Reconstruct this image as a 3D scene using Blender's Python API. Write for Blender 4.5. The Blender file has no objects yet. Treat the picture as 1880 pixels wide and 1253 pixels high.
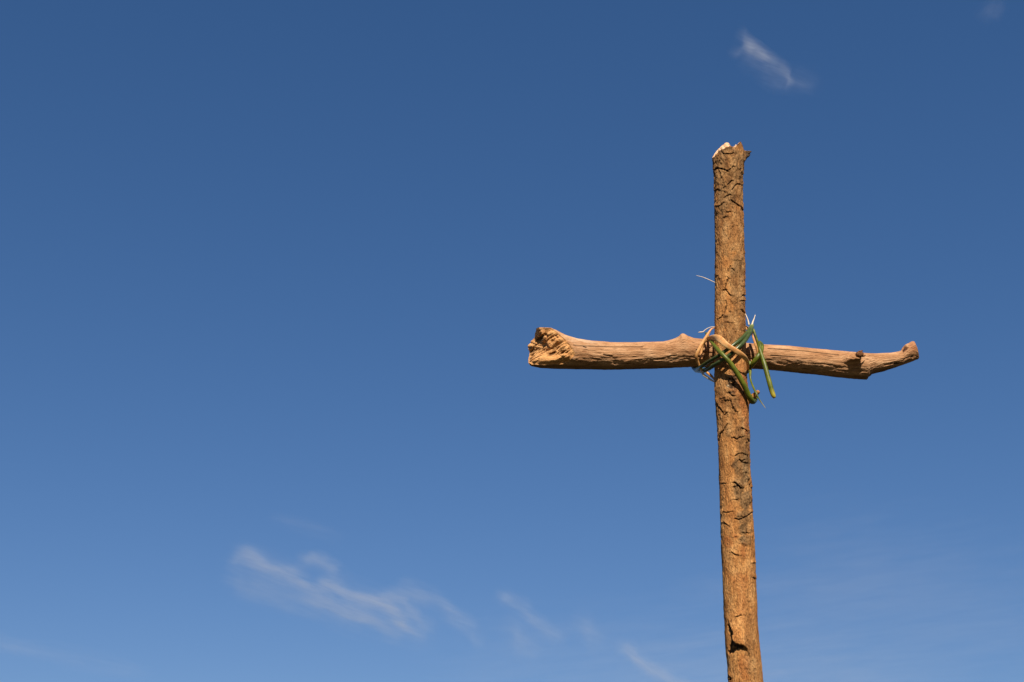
import bpy, math, random
import numpy as np
from mathutils import Vector

R = math.radians
C = bpy.context.scene.collection
scene = bpy.context.scene

# ------------------------------------------------------------------ camera
W0, H0 = 1880.0, 1253.0
LENS, SENSOR = 50.0, 36.0
FPX = W0 * LENS / SENSOR
PITCH = R(22.0)
CAM = np.array([0.0, 0.0, 0.70])
DIST = 2.90                                  # the cross stands in the vertical plane y = DIST

cam_data = bpy.data.cameras.new('camera')
cam_data.lens, cam_data.sensor_width = LENS, SENSOR
cam_data.clip_start, cam_data.clip_end = 0.05, 100000.0
cam = bpy.data.objects.new('camera', cam_data)
C.objects.link(cam)
cam.location = CAM
cam.rotation_euler = (R(90) + PITCH, 0, 0)
scene.camera = cam

# ------------------------------------------------------------------ light
SUN_EL, SUN_AZ = R(45.0), R(6.0)             # behind the camera, a little to the right
sun_dir = Vector((math.sin(SUN_AZ) * math.cos(SUN_EL), -math.cos(SUN_AZ) * math.cos(SUN_EL), math.sin(SUN_EL)))
sd = bpy.data.lights.new('sun', 'SUN')
sd.energy, sd.angle, sd.color = 5.0, R(0.53), (1.0, 0.88, 0.72)
sun = bpy.data.objects.new('sun', sd)
C.objects.link(sun)
sun.rotation_euler = (-sun_dir).to_track_quat('-Z', 'Y').to_euler()
sun.location = (2, -3, 6)

world = bpy.data.worlds.new('World')
scene.world = world
world.use_nodes = True
nt = world.node_tree
nt.nodes.clear()
out = nt.nodes.new('ShaderNodeOutputWorld')
bg = nt.nodes.new('ShaderNodeBackground')
sky = nt.nodes.new('ShaderNodeTexSky')
sky.sky_type = 'NISHITA'
sky.sun_disc = False
sky.sun_elevation = SUN_EL
sky.sun_rotation = math.pi - SUN_AZ
sky.altitude = 600
sky.air_density, sky.dust_density, sky.ozone_density = 1.0, 0.4, 2.0
bg.inputs['Strength'].default_value = 0.05
# the camera's blue: each channel of the sky is graded by its own power and gain
sep = nt.nodes.new('ShaderNodeSeparateColor')
com = nt.nodes.new('ShaderNodeCombineColor')
nt.links.new(sky.outputs[0], sep.inputs[0])
for ch, (gain, power) in enumerate(((0.70, 1.05), (0.715, 0.86), (0.96, 0.80))):
    m1 = nt.nodes.new('ShaderNodeMath')
    m1.operation = 'POWER'
    m2 = nt.nodes.new('ShaderNodeMath')
    m2.operation = 'MULTIPLY'
    nt.links.new(sep.outputs[ch], m1.inputs[0])
    m1.inputs[1].default_value = power
    nt.links.new(m1.outputs[0], m2.inputs[0])
    m2.inputs[1].default_value = gain * 0.07 ** (power - 1)
    nt.links.new(m2.outputs[0], com.inputs[ch])
nt.links.new(com.outputs[0], bg.inputs[0])
nt.links.new(bg.outputs[0], out.inputs[0])

scene.view_settings.view_transform = 'Standard'
scene.view_settings.look = 'None'
scene.view_settings.exposure = 0.485
scene.view_settings.gamma = 1.0
scene.cycles.use_denoising = True
scene.cycles.max_bounces = 8

# ------------------------------------------------------------------ helpers
cp, sp = math.cos(PITCH), math.sin(PITCH)
FWD = np.array([0.0, cp, sp])
UP = np.array([0.0, -sp, cp])


def ray(px, py):
    px, py = np.asarray(px, float), np.asarray(py, float)
    a, b = (px - W0 / 2) / FPX, (H0 / 2 - py) / FPX
    return np.stack([a, cp - sp * b, sp + cp * b], -1)


def at(px, py, Y):
    """world point seen at photo position (px, py) on the vertical plane y = Y"""
    d = ray(px, py)
    t = (np.asarray(Y, float) / d[..., 1])[..., None]
    return CAM + d * t


def mpp(px, py, Y):
    """metres covered by one photo pixel at that point"""
    d = ray(px, py)
    return np.asarray(Y, float) / d[..., 1] / FPX


def project(P):
    d = np.asarray(P, float) - CAM
    z = d @ FWD
    return W0 / 2 + FPX * d[..., 0] / z, H0 / 2 - FPX * (d @ UP) / z


def hash3(ix, iy, iz, seed):
    n = (ix * 374761393 + iy * 668265263 + iz * 2147483647 + seed * 1274126177) & 0xFFFFFFFF
    n = ((n ^ (n >> 13)) * 1274126177) & 0xFFFFFFFF
    n = ((n ^ (n >> 16)) * 2246822519) & 0xFFFFFFFF
    return ((n ^ (n >> 15)) & 0xFFFFFF) / float(0xFFFFFF)


def vnoise(p, seed=0):
    p = np.asarray(p, float)
    i = np.floor(p).astype(np.int64)
    f = p - i
    u = f * f * f * (f * (f * 6 - 15) + 10)
    r = 0
    for dx in (0, 1):
        wx = u[..., 0] if dx else 1 - u[..., 0]
        for dy in (0, 1):
            wy = u[..., 1] if dy else 1 - u[..., 1]
            for dz in (0, 1):
                wz = u[..., 2] if dz else 1 - u[..., 2]
                r = r + wx * wy * wz * hash3(i[..., 0] + dx, i[..., 1] + dy, i[..., 2] + dz, seed)
    return r * 2 - 1


def fbm(p, octaves=4, seed=0, gain=0.5):
    p = np.asarray(p, float)
    a, s, tot = 1.0, 0, 0
    for k in range(octaves):
        s = s + a * vnoise(p * (2.03 ** k) + 17.3 * k, seed + k)
        tot += a
        a *= gain
    return s / tot


def smooth(a, b, x):
    t = np.clip((x - a) / (b - a), 0, 1)
    return t * t * (3 - 2 * t)


def poly_dist(px, py, pts):
    """distance of every (px, py) to a polyline, and the signed height above it (negative = above in the picture)"""
    best = np.full(px.shape, 1e9)
    side = np.zeros(px.shape)
    for (x0, y0), (x1, y1) in zip(pts[:-1], pts[1:]):
        dx, dy = x1 - x0, y1 - y0
        L = dx * dx + dy * dy + 1e-9
        t = np.clip(((px - x0) * dx + (py - y0) * dy) / L, 0, 1)
        ex, ey = px - (x0 + t * dx), py - (y0 + t * dy)
        d = np.hypot(ex, ey)
        m = d < best
        best = np.where(m, d, best)
        side = np.where(m, ey, side)
    return best, side


def mesh_obj(name, verts, faces, mat, parent=None, attrs=None, origin=(0, 0, 0), smooth_shade=True):
    me = bpy.data.meshes.new(name)
    v = np.asarray(verts, float) - np.asarray(origin, float)
    me.from_pydata(v.tolist(), [], faces if isinstance(faces, list) else faces.tolist())
    me.update()
    if smooth_shade:
        me.polygons.foreach_set('use_smooth', np.ones(len(me.polygons), bool))
    for k, a in (attrs or {}).items():
        at_ = me.attributes.new(k, 'FLOAT', 'POINT')
        at_.data.foreach_set('value', np.asarray(a, np.float32).ravel())
    me.materials.append(mat)
    o = bpy.data.objects.new(name, me)
    C.objects.link(o)
    if parent is not None:
        o.parent = parent
    return o


def grid_faces(nr, nc, wrap=True, off=0, flip=False):
    r = np.arange(nr - 1)[:, None]
    c = np.arange(nc if wrap else nc - 1)[None, :]
    c2 = (c + 1) % nc
    a, b = r * nc + c, r * nc + c2
    d, e = (r + 1) * nc + c, (r + 1) * nc + c2
    q = np.stack([a, b, e, d] if not flip else [a, d, e, b], -1).reshape(-1, 4) + off
    return q


def catmull(pts, n):
    pts = np.asarray(pts, float)
    seg = np.r_[0, np.cumsum(np.linalg.norm(np.diff(pts[:, :2], axis=0), axis=1) + 1e-6)]
    t = np.linspace(0, seg[-1], n)
    P = np.vstack([2 * pts[0] - pts[1], pts, 2 * pts[-1] - pts[-2]])
    out_ = []
    for x in t:
        i = min(max(np.searchsorted(seg, x, side='right') - 1, 0), len(pts) - 2)
        u = (x - seg[i]) / (seg[i + 1] - seg[i])
        p0, p1, p2, p3 = P[i], P[i + 1], P[i + 2], P[i + 3]
        out_.append(0.5 * (2 * p1 + (p2 - p0) * u + (2 * p0 - 5 * p1 + 4 * p2 - p3) * u * u + (3 * p1 - p0 - 3 * p2 + p3) * u ** 3))
    return np.array(out_)


# ------------------------------------------------------------------ materials
class Nodes:
    def __init__(self, name):
        self.m = bpy.data.materials.new(name)
        self.m.use_nodes = True
        self.t = self.m.node_tree
        self.b = self.t.nodes['Principled BSDF']
        self.out = self.t.nodes['Material Output']

    def n(self, kind, **kw):
        x = self.t.nodes.new(kind)
        for k, v in kw.items():
            setattr(x, k, v)
        return x

    def link(self, a, b):
        self.t.links.new(a, b)

    def val(self, sock, v):
        if hasattr(v, 'links') or isinstance(v, bpy.types.NodeSocket):
            self.link(v, sock)
        else:
            sock.default_value = v

    def math(self, op, a, b=0.0, c=None, clamp=False):
        x = self.n('ShaderNodeMath', operation=op, use_clamp=clamp)
        self.val(x.inputs[0], a)
        self.val(x.inputs[1], b)
        if c is not None:
            self.val(x.inputs[2], c)
        return x.outputs[0]

    def attr(self, name):
        return self.n('ShaderNodeAttribute', attribute_name=name).outputs['Fac']

    def coords(self, scale=(1, 1, 1), kind='Object'):
        tc = self.n('ShaderNodeTexCoord')
        mp = self.n('ShaderNodeMapping')
        mp.inputs['Scale'].default_value = scale
        self.link(tc.outputs[kind], mp.inputs[0])
        return mp.outputs[0]

    def noise(self, vec, scale, detail=4.0, rough=0.55, dist=0.0):
        x = self.n('ShaderNodeTexNoise')
        self.link(vec, x.inputs['Vector'])
        x.inputs['Scale'].default_value = scale
        x.inputs['Detail'].default_value = detail
        x.inputs['Roughness'].default_value = rough
        x.inputs['Distortion'].default_value = dist
        return x.outputs['Fac']

    def ramp(self, fac, stops):
        x = self.n('ShaderNodeValToRGB')
        el = x.color_ramp.elements
        while len(el) < len(stops):
            el.new(0.5)
        for e, (p, c) in zip(el, stops):
            e.position = p
            e.color = (*c, 1) if len(c) == 3 else c
        self.link(fac, x.inputs[0])
        return x.outputs[0]

    def mix(self, fac, a, b, blend='MIX'):
        x = self.n('ShaderNodeMix', data_type='RGBA', blend_type=blend)
        self.val(x.inputs['Factor'], fac)
        for s, v in ((x.inputs[6], a), (x.inputs[7], b)):
            if isinstance(v, tuple):
                s.default_value = (*v, 1)
            else:
                self.link(v, s)
        return x.outputs[2]

    def bump(self, h, strength, dist):
        x = self.n('ShaderNodeBump')
        x.inputs['Strength'].default_value = strength
        x.inputs['Distance'].default_value = dist
        self.link(h, x.inputs['Height'])
        self.link(x.outputs[0], self.b.inputs['Normal'])


def mat_bark():
    k = Nodes('bark_and_shade')
    v = k.coords((1, 1, 0.45))
    fib = k.coords((1, 1, 0.12))
    n1 = k.noise(v, 60, 5, 0.6)
    n2 = k.noise(fib, 330, 4, 0.65)
    n3 = k.noise(v, 420, 3, 0.7)
    tan = k.ramp(n1, [(0.30, (0.34, 0.140, 0.042)), (0.48, (0.49, 0.226, 0.073)), (0.66, (0.62, 0.335, 0.128))])
    tan = k.mix(k.math('MULTIPLY', k.ramp(n2, [(0.35, (1, 1, 1)), (0.52, (0, 0, 0))]), 0.55), tan, (0.19, 0.080, 0.028))
    grey = k.ramp(n1, [(0.30, (0.085, 0.044, 0.020)), (0.5, (0.185, 0.106, 0.047)), (0.7, (0.34, 0.210, 0.102))])
    col = k.mix(k.attr('bark_and_shade'), tan, grey)
    col = k.mix(k.math('MULTIPLY', k.attr('red'), 0.7), col, (0.36, 0.11, 0.032))
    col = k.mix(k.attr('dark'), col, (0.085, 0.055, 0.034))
    sp_ = k.ramp(n3, [(0.33, (0.22, 0.2, 0.2)), (0.46, (0.9, 0.9, 0.9)), (0.58, (1.05, 1.05, 1.05)), (0.70, (1.5, 1.5, 1.45))])
    col = k.mix(0.9, col, sp_, 'MULTIPLY')
    col = k.mix(k.attr('pale'), col, (0.62, 0.50, 0.34))
    col = k.mix(k.math('MULTIPLY', k.attr('crack'), 0.88), col, (0.018, 0.009, 0.005))
    k.link(col, k.b.inputs['Base Color'])
    k.b.inputs['Roughness'].default_value = 0.9
    k.b.inputs['Specular IOR Level'].default_value = 0.15
    h = k.math('ADD', k.math('MULTIPLY', n2, 0.7), n3)
    k.bump(h, 1.0, 0.0028)
    return k.m


def mat_drift():
    k = Nodes('weathered_wood')
    fib = k.coords((0.07, 1, 1))
    v = k.coords((0.4, 1, 1))
    n1 = k.noise(v, 45, 5, 0.6)
    n2 = k.noise(fib, 420, 5, 0.65, 0.3)
    n3 = k.noise(v, 500, 3, 0.6)
    col = k.ramp(n1, [(0.30, (0.34, 0.160, 0.066)), (0.5, (0.47, 0.250, 0.120)), (0.68, (0.59, 0.350, 0.19))])
    col = k.mix(k.math('MULTIPLY', k.ramp(n2, [(0.36, (1, 1, 1)), (0.50, (0, 0, 0))]), 0.62), col, (0.19, 0.068, 0.020))
    col = k.mix(k.math('MULTIPLY', k.ramp(n3, [(0.28, (1, 1, 1)), (0.42, (0, 0, 0))]), 0.5), col, (0.16, 0.075, 0.03))
    n4 = k.noise(fib, 170, 4, 0.6, 0.2)
    col = k.mix(k.math('MULTIPLY', k.ramp(n4, [(0.36, (1, 1, 1)), (0.50, (0, 0, 0))]), 0.45), col, (0.22, 0.10, 0.042))
    col = k.mix(k.math('MULTIPLY', k.ramp(n4, [(0.55, (0, 0, 0)), (0.68, (1, 1, 1))]), 0.45), col, (0.60, 0.38, 0.215))
    col = k.mix(k.attr('bark_and_shade'), col, (0.11, 0.048, 0.019))
    col = k.mix(k.attr('red'), col, (0.33, 0.10, 0.035))
    col = k.mix(k.attr('pale'), col, (0.62, 0.50, 0.36))
    col = k.mix(k.attr('crack'), col, (0.018, 0.009, 0.005))
    k.link(col, k.b.inputs['Base Color'])
    k.b.inputs['Roughness'].default_value = 0.75
    k.b.inputs['Specular IOR Level'].default_value = 0.3
    k.bump(k.math('ADD', n2, k.math('MULTIPLY', n3, 0.5)), 1.0, 0.0022)
    return k.m


def mat_broken(name, lo, mid, hi, dark):
    k = Nodes(name)
    v = k.coords((1, 1, 1))
    n1 = k.noise(v, 130, 5, 0.6, 0.6)
    n2 = k.noise(v, 520, 3, 0.6)
    col = k.ramp(n1, [(0.32, lo), (0.5, mid), (0.66, hi)])
    col = k.mix(k.math('MULTIPLY', k.ramp(n2, [(0.3, (1, 1, 1)), (0.45, (0, 0, 0))]), 0.22), col, dark)
    col = k.mix(k.attr('crack'), col, (0.030, 0.012, 0.006))
    col = k.mix(k.attr('bark_and_shade'), col, dark)
    k.link(col, k.b.inputs['Base Color'])
    k.b.inputs['Roughness'].default_value = 0.85
    k.b.inputs['Specular IOR Level'].default_value = 0.25
    k.bump(k.math('ADD', n1, n2), 0.8, 0.002)
    return k.m


def mat_stem(name, c0, c1, c2, rough=0.38, tip=None):
    k = Nodes(name)
    v = k.coords((1, 1, 1))
    n1 = k.noise(v, 45, 4, 0.6)
    n2 = k.noise(v, 700, 2, 0.6)
    col = k.ramp(n1, [(0.32, c0), (0.5, c1), (0.68, c2)])
    n3 = k.noise(v, 260, 4, 0.65, 0.8)
    col = k.mix(k.math('MULTIPLY', k.ramp(n2, [(0.35, (1, 1, 1)), (0.5, (0, 0, 0))]), 0.3), col, tuple(x * 0.5 for x in c0))
    col = k.mix(k.math('MULTIPLY', k.ramp(n3, [(0.52, (0, 0, 0)), (0.68, (1, 1, 1))]), 0.35), col, tuple(min(x * 1.7, 0.85) for x in c2))
    if tip:
        col = k.mix(k.attr('tip'), col, tip)
    k.link(col, k.b.inputs['Base Color'])
    k.b.inputs['Roughness'].default_value = rough
    k.b.inputs['Specular IOR Level'].default_value = 0.42
    k.bump(n2, 0.25, 0.0006)
    return k.m


M_BARK = mat_bark()
M_DRIFT = mat_drift()
M_FRESH = mat_broken('fresh_break', (0.50, 0.24, 0.11), (0.68, 0.42, 0.24), (0.80, 0.62, 0.42), (0.30, 0.12, 0.05))
M_SPLIT = mat_broken('splintered_end', (0.52, 0.235, 0.080), (0.64, 0.325, 0.122), (0.74, 0.42, 0.18), (0.34, 0.13, 0.045))
M_KNOT_AND_SHADE = mat_broken('dark_knot_and_shade', (0.06, 0.024, 0.010), (0.16, 0.065, 0.026), (0.30, 0.14, 0.06), (0.03, 0.014, 0.007))
M_GREEN = mat_stem('green_rush', (0.050, 0.068, 0.004), (0.088, 0.114, 0.006), (0.145, 0.162, 0.012), 0.46, (0.42, 0.34, 0.03))
M_DGREEN = mat_stem('dark_green_rush', (0.026, 0.045, 0.011), (0.042, 0.066, 0.017), (0.066, 0.092, 0.027), 0.30, (0.16, 0.20, 0.06))
M_DRY = mat_stem('dried_rush', (0.50, 0.20, 0.06), (0.66, 0.32, 0.11), (0.74, 0.45, 0.20), 0.5, (0.78, 0.62, 0.40))
M_CREAM = mat_stem('bleached_rush', (0.55, 0.42, 0.26), (0.70, 0.58, 0.42), (0.80, 0.72, 0.58), 0.5, (0.8, 0.75, 0.66))


def mat_ground():
    k = Nodes('dry_grassland')
    v = k.coords((1, 1, 1))
    n1 = k.noise(v, 0.35, 6, 0.6)
    n2 = k.noise(v, 14, 5, 0.65)
    col = k.ramp(n1, [(0.35, (0.022, 0.028, 0.009)), (0.55, (0.040, 0.038, 0.015)), (0.7, (0.060, 0.046, 0.024))])
    col = k.mix(k.math('MULTIPLY', n2, 0.5), col, (0.028, 0.026, 0.010))
    k.link(col, k.b.inputs['Base Color'])
    k.b.inputs['Roughness'].default_value = 0.95
    k.bump(n2, 0.8, 0.05)
    return k.m


# ------------------------------------------------------------------ ground
def build_ground():
    rings = [0, 1.5, 3, 6, 9, 14, 25, 40, 60, 100, 160, 400, 1200, 4000, 12000, 40000]
    n = 64
    v, f = [(0, DIST, 0)], []
    rng = random.Random(3)
    for r in rings[1:]:
        for j in range(n):
            a = 2 * math.pi * j / n
            z = 0 if r < 3 else rng.uniform(-1, 1) * min(0.004 * r, 1.5) * 0.5
            back = max(0.0, -math.sin(a)) ** 0.6                          # unseen slope, added behind the camera to block low sky light
            z += back * max(0.0, min(r, 160.0) - 7.0) * 0.66
            v.append((r * math.cos(a), DIST + r * math.sin(a), z))
    for j in range(n):
        f.append((0, 1 + j, 1 + (j + 1) % n))
    for i in range(len(rings) - 2):
        for j in range(n):
            a, b = 1 + i * n + j, 1 + i * n + (j + 1) % n
            f.append((a, a + n, b + n, b))
    o = mesh_obj('ground', v, f, mat_ground())
    o['kind'] = 'structure'


build_ground()

# ------------------------------------------------------------------ the cross
BASE_PX = (1400.5 + 1336.9) / 2
p_top = at(1337.0, 290.0, DIST)
p_low = at(1368.7, 1252.0, DIST)
lean = (p_low - p_top) / (p_low[2] - p_top[2])
base = p_low - lean * p_low[2]
base[2] = 0
ORG = base.copy()

cross = bpy.data.objects.new('wooden_cross', None)
C.objects.link(cross)
cross.location = ORG
cross['label'] = 'rough wooden cross of two bare sticks lashed with green rushes against blue sky'
cross['category'] = 'cross'

# silhouette of the upright in the photograph, (y, left x, right x)
L_EDGE = np.array([(262, 1307.2), (290, 1307.5), (309, 1309.5), (326, 1311), (355, 1311.7), (384, 1312), (420, 1312.8), (484, 1313.4), (532, 1313),
                   (580, 1312.7), (603, 1312.4), (650, 1311.6), (700, 1311), (713, 1311.3), (736, 1313.2), (772, 1316.3), (812, 1318.4), (860, 1320.3),
                   (900, 1321), (936, 1322.3), (992, 1324.4), (1040, 1326.2), (1080, 1327.2), (1107, 1328.4), (1143, 1330.4), (1180, 1331.6), (1201, 1332.9),
                   (1223, 1335.3), (1252, 1336.9), (1262, 1337.4)])
R_EDGE = np.array([(262, 1365.8), (290, 1366), (303, 1365.4), (320, 1362.8), (355, 1362.4), (384, 1363), (420, 1365), (484, 1367), (532, 1368), (572, 1367.8),
                   (595, 1368.9), (640, 1370), (700, 1371.2), (720, 1374.5), (745, 1374.9), (772, 1374.1), (796, 1375.4), (812, 1375.4), (844, 1376.4),
                   (876, 1378.6), (900, 1379.4), (936, 1381), (984, 1384.6), (1016, 1386), (1056, 1387.3), (1080, 1387.9), (1106, 1388.9), (1143, 1390.6),
                   (1172, 1393.2), (1201, 1396), (1223, 1398.5), (1252, 1400.5), (1262, 1401)])


def Z1(l):
    return [(1260 + .1436 * a, 240 + .1436 * b) for a, b in l]


def Z2(l):
    return [(1250 + .15957 * a, 420 + .15957 * b) for a, b in l]


def Z3(l):
    return [(1260 + .15957 * a, 560 + .15957 * b) for a, b in l]


def Z6(l):
    return [(1270 + .15968 * a, 700 + .15968 * b) for a, b in l]


def Z7(l):
    return [(1280 + .15968 * a, 880 + .15968 * b) for a, b in l]


def Z8(l):
    return [(1280 + .146 * a, 1070 + .146 * b) for a, b in l]


# cracks of the bark: (polyline, half width px, depth px)
CRACKS = [
    (Z1([(362, 505), (400, 475), (430, 485), (465, 492), (530, 518)]), 1.5, 3.2), (Z1([(555, 500), (600, 458)]), 1.2, 2.2),
    (Z1([(358, 778), (405, 755)]), 1.3, 2.5), (Z1([(470, 740), (550, 675), (580, 640)]), 1.0, 2.2),
    (Z1([(585, 760), (630, 700), (660, 680), (688, 690)]), 1.2, 2.6), (Z1([(500, 850), (560, 820)]), 1.0, 1.8),
    (Z1([(570, 890), (610, 920), (650, 945), (700, 985), (718, 1020)]), 1.4, 3.2), (Z1([(380, 970), (430, 965), (480, 920)]), 1.0, 2.0),
    (Z1([(520, 1045), (560, 1040)]), 0.8, 1.6), (Z1([(480, 1120), (510, 1100)]), 0.8, 1.6), (Z1([(440, 250), (470, 300), (560, 300), (600, 290)]), 1.2, 2.4),
    (Z1([(690, 500), (705, 560), (690, 590)]), 1.0, 2.0),
    (Z2([(530, 550), (545, 570), (520, 640), (510, 700), (545, 740), (570, 770)]), 1.3, 3.0), (Z2([(498, 712), (525, 700)]), 1.1, 2.2),
    (Z2([(690, 785), (715, 765), (737, 775)]), 1.3, 3.2), (Z2([(690, 832), (722, 830)]), 1.3, 2.8),
    (Z2([(520, 830), (525, 880), (500, 980), (440, 1040)]), 0.9, 2.2), (Z2([(690, 930), (732, 975)]), 1.0, 2.0), (Z2([(530, 1080), (590, 1085)]), 0.9, 1.6),
    (Z2([(590, 460), (620, 500)]), 0.8, 1.6), (Z2([(430, 540), (440, 570)]), 0.8, 1.6), (Z2([(640, 365), (665, 372)]), 0.9, 1.6), (Z2([(570, 430), (545, 500)]), 0.7, 1.4),
    (Z3([(420, 1078), (450, 1068)]), 1.2, 2.4), (Z3([(440, 1100), (480, 1096)]), 0.9, 1.6), (Z3([(490, 1010), (515, 1035), (540, 1050)]), 1.4, 3.0),
    (Z3([(500, 1100), (520, 1150), (570, 1225)]), 0.7, 1.4),
    (Z6([(268, 225), (300, 290), (340, 340), (375, 392), (405, 360)]), 1.5, 3.4), (Z6([(440, 200), (460, 270), (475, 330), (505, 352)]), 0.9, 2.0),
    (Z6([(310, 690), (330, 610), (380, 550), (410, 490)]), 0.9, 2.2), (Z6([(575, 540), (600, 550), (622, 572)]), 1.4, 3.0),
    (Z6([(480, 650), (520, 672), (545, 650), (600, 640)]), 1.1, 2.4), (Z6([(500, 860), (540, 832), (580, 830), (622, 847)]), 1.0, 2.6),
    (Z6([(550, 905), (578, 927), (602, 900)]), 1.4, 2.8), (Z6([(590, 935), (637, 946)]), 1.2, 2.4), (Z6([(638, 665), (656, 697)]), 1.1, 2.0),
    (Z6([(620, 1050), (650, 1150), (670, 1220)]), 0.9, 2.0), (Z6([(490, 1165), (520, 1200), (560, 1230)]), 1.2, 2.6), (Z6([(545, 1180), (575, 1215)]), 0.9, 1.6),
    (Z7([(430, 38), (470, 70), (500, 103)]), 1.3, 2.6), (Z7([(420, 92), (470, 76)]), 0.9, 1.8), (Z7([(436, 235), (452, 236)]), 1.2, 2.0),
    (Z7([(295, 402), (300, 378), (350, 386), (402, 370)]), 0.9, 2.4), (Z7([(440, 455), (475, 466), (520, 450), (570, 430), (628, 383)]), 1.2, 3.2),
    (Z7([(480, 430), (510, 428), (530, 445)]), 0.7, 1.4), (Z7([(310, 498), (345, 527)]), 0.9, 1.8), (Z7([(398, 843), (430, 870), (477, 876)]), 1.0, 2.6),
    (Z7([(560, 613), (582, 621)]), 0.9, 1.8), (Z7([(430, 672), (452, 664)]), 0.8, 1.4), (Z7([(643, 1130), (662, 1147)]), 1.3, 2.6), (Z7([(638, 966), (657, 965)]), 1.1, 2.0),
    (Z7([(305, 45), (320, 50)]), 1.0, 1.6), (Z7([(585, 0), (600, 95)]), 0.8, 1.6),
    (Z8([(495, 432), (530, 421), (553, 409)]), 1.2, 2.4), (Z8([(392, 1168), (420, 1200), (413, 1225)]), 1.8, 3.2),
]
# patches of grey outer bark that still cling to the upright: (x, y, rx, ry, strength)
BARKY = [(1338, 330, 40, 68, .85), (1338, 425, 40, 60, .6), (1356, 520, 15, 75, .85), (1350, 600, 26, 40, .75), (1320, 480, 8, 80, .45), (1334, 760, 24, 46, .55),
         (1365, 800, 16, 30, 1), (1363, 842, 16, 48, 1), (1355, 893, 10, 22, .95), (1369, 918, 10, 18, .95), (1366, 951, 16, 14, .85), (1366, 972, 12, 13, 1),
         (1369, 993, 12, 12, 1), (1382, 900, 6, 60, .4), (1376, 1185, 9, 70, .5), (1345, 720, 30, 36, .7), (1371, 1120, 7, 50, .35), (1385, 1230, 10, 30, .4)]
REDDISH = [(1366, 735, 10, 40, .6), (1370, 775, 6, 24, .55), (1340, 950, 10, 60, .10), (1336, 995, 8, 14, .55), (1350, 985, 5, 6, .6), (1366, 1010, 6, 16, .4),
           (1357, 1062, 16, 9, .35), (1362, 1100, 8, 40, .35), (1366, 1225, 10, 22, .5), (1368, 530, 6, 40, .3), (1349, 285, 4, 4, .3), (1352, 700, 12, 30, .45)]


def blobs(px, py, lst, P, seed):
    m = np.zeros(px.shape)
    wob = fbm(P * 70, 4, seed) * 1.1
    for x, y, rx, ry, s in lst:
        d = np.hypot((px - x) / rx, (py - y) / ry)
        m = np.maximum(m, s * smooth(1.15, 0.75, d + wob * 0.55))
    return m


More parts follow.
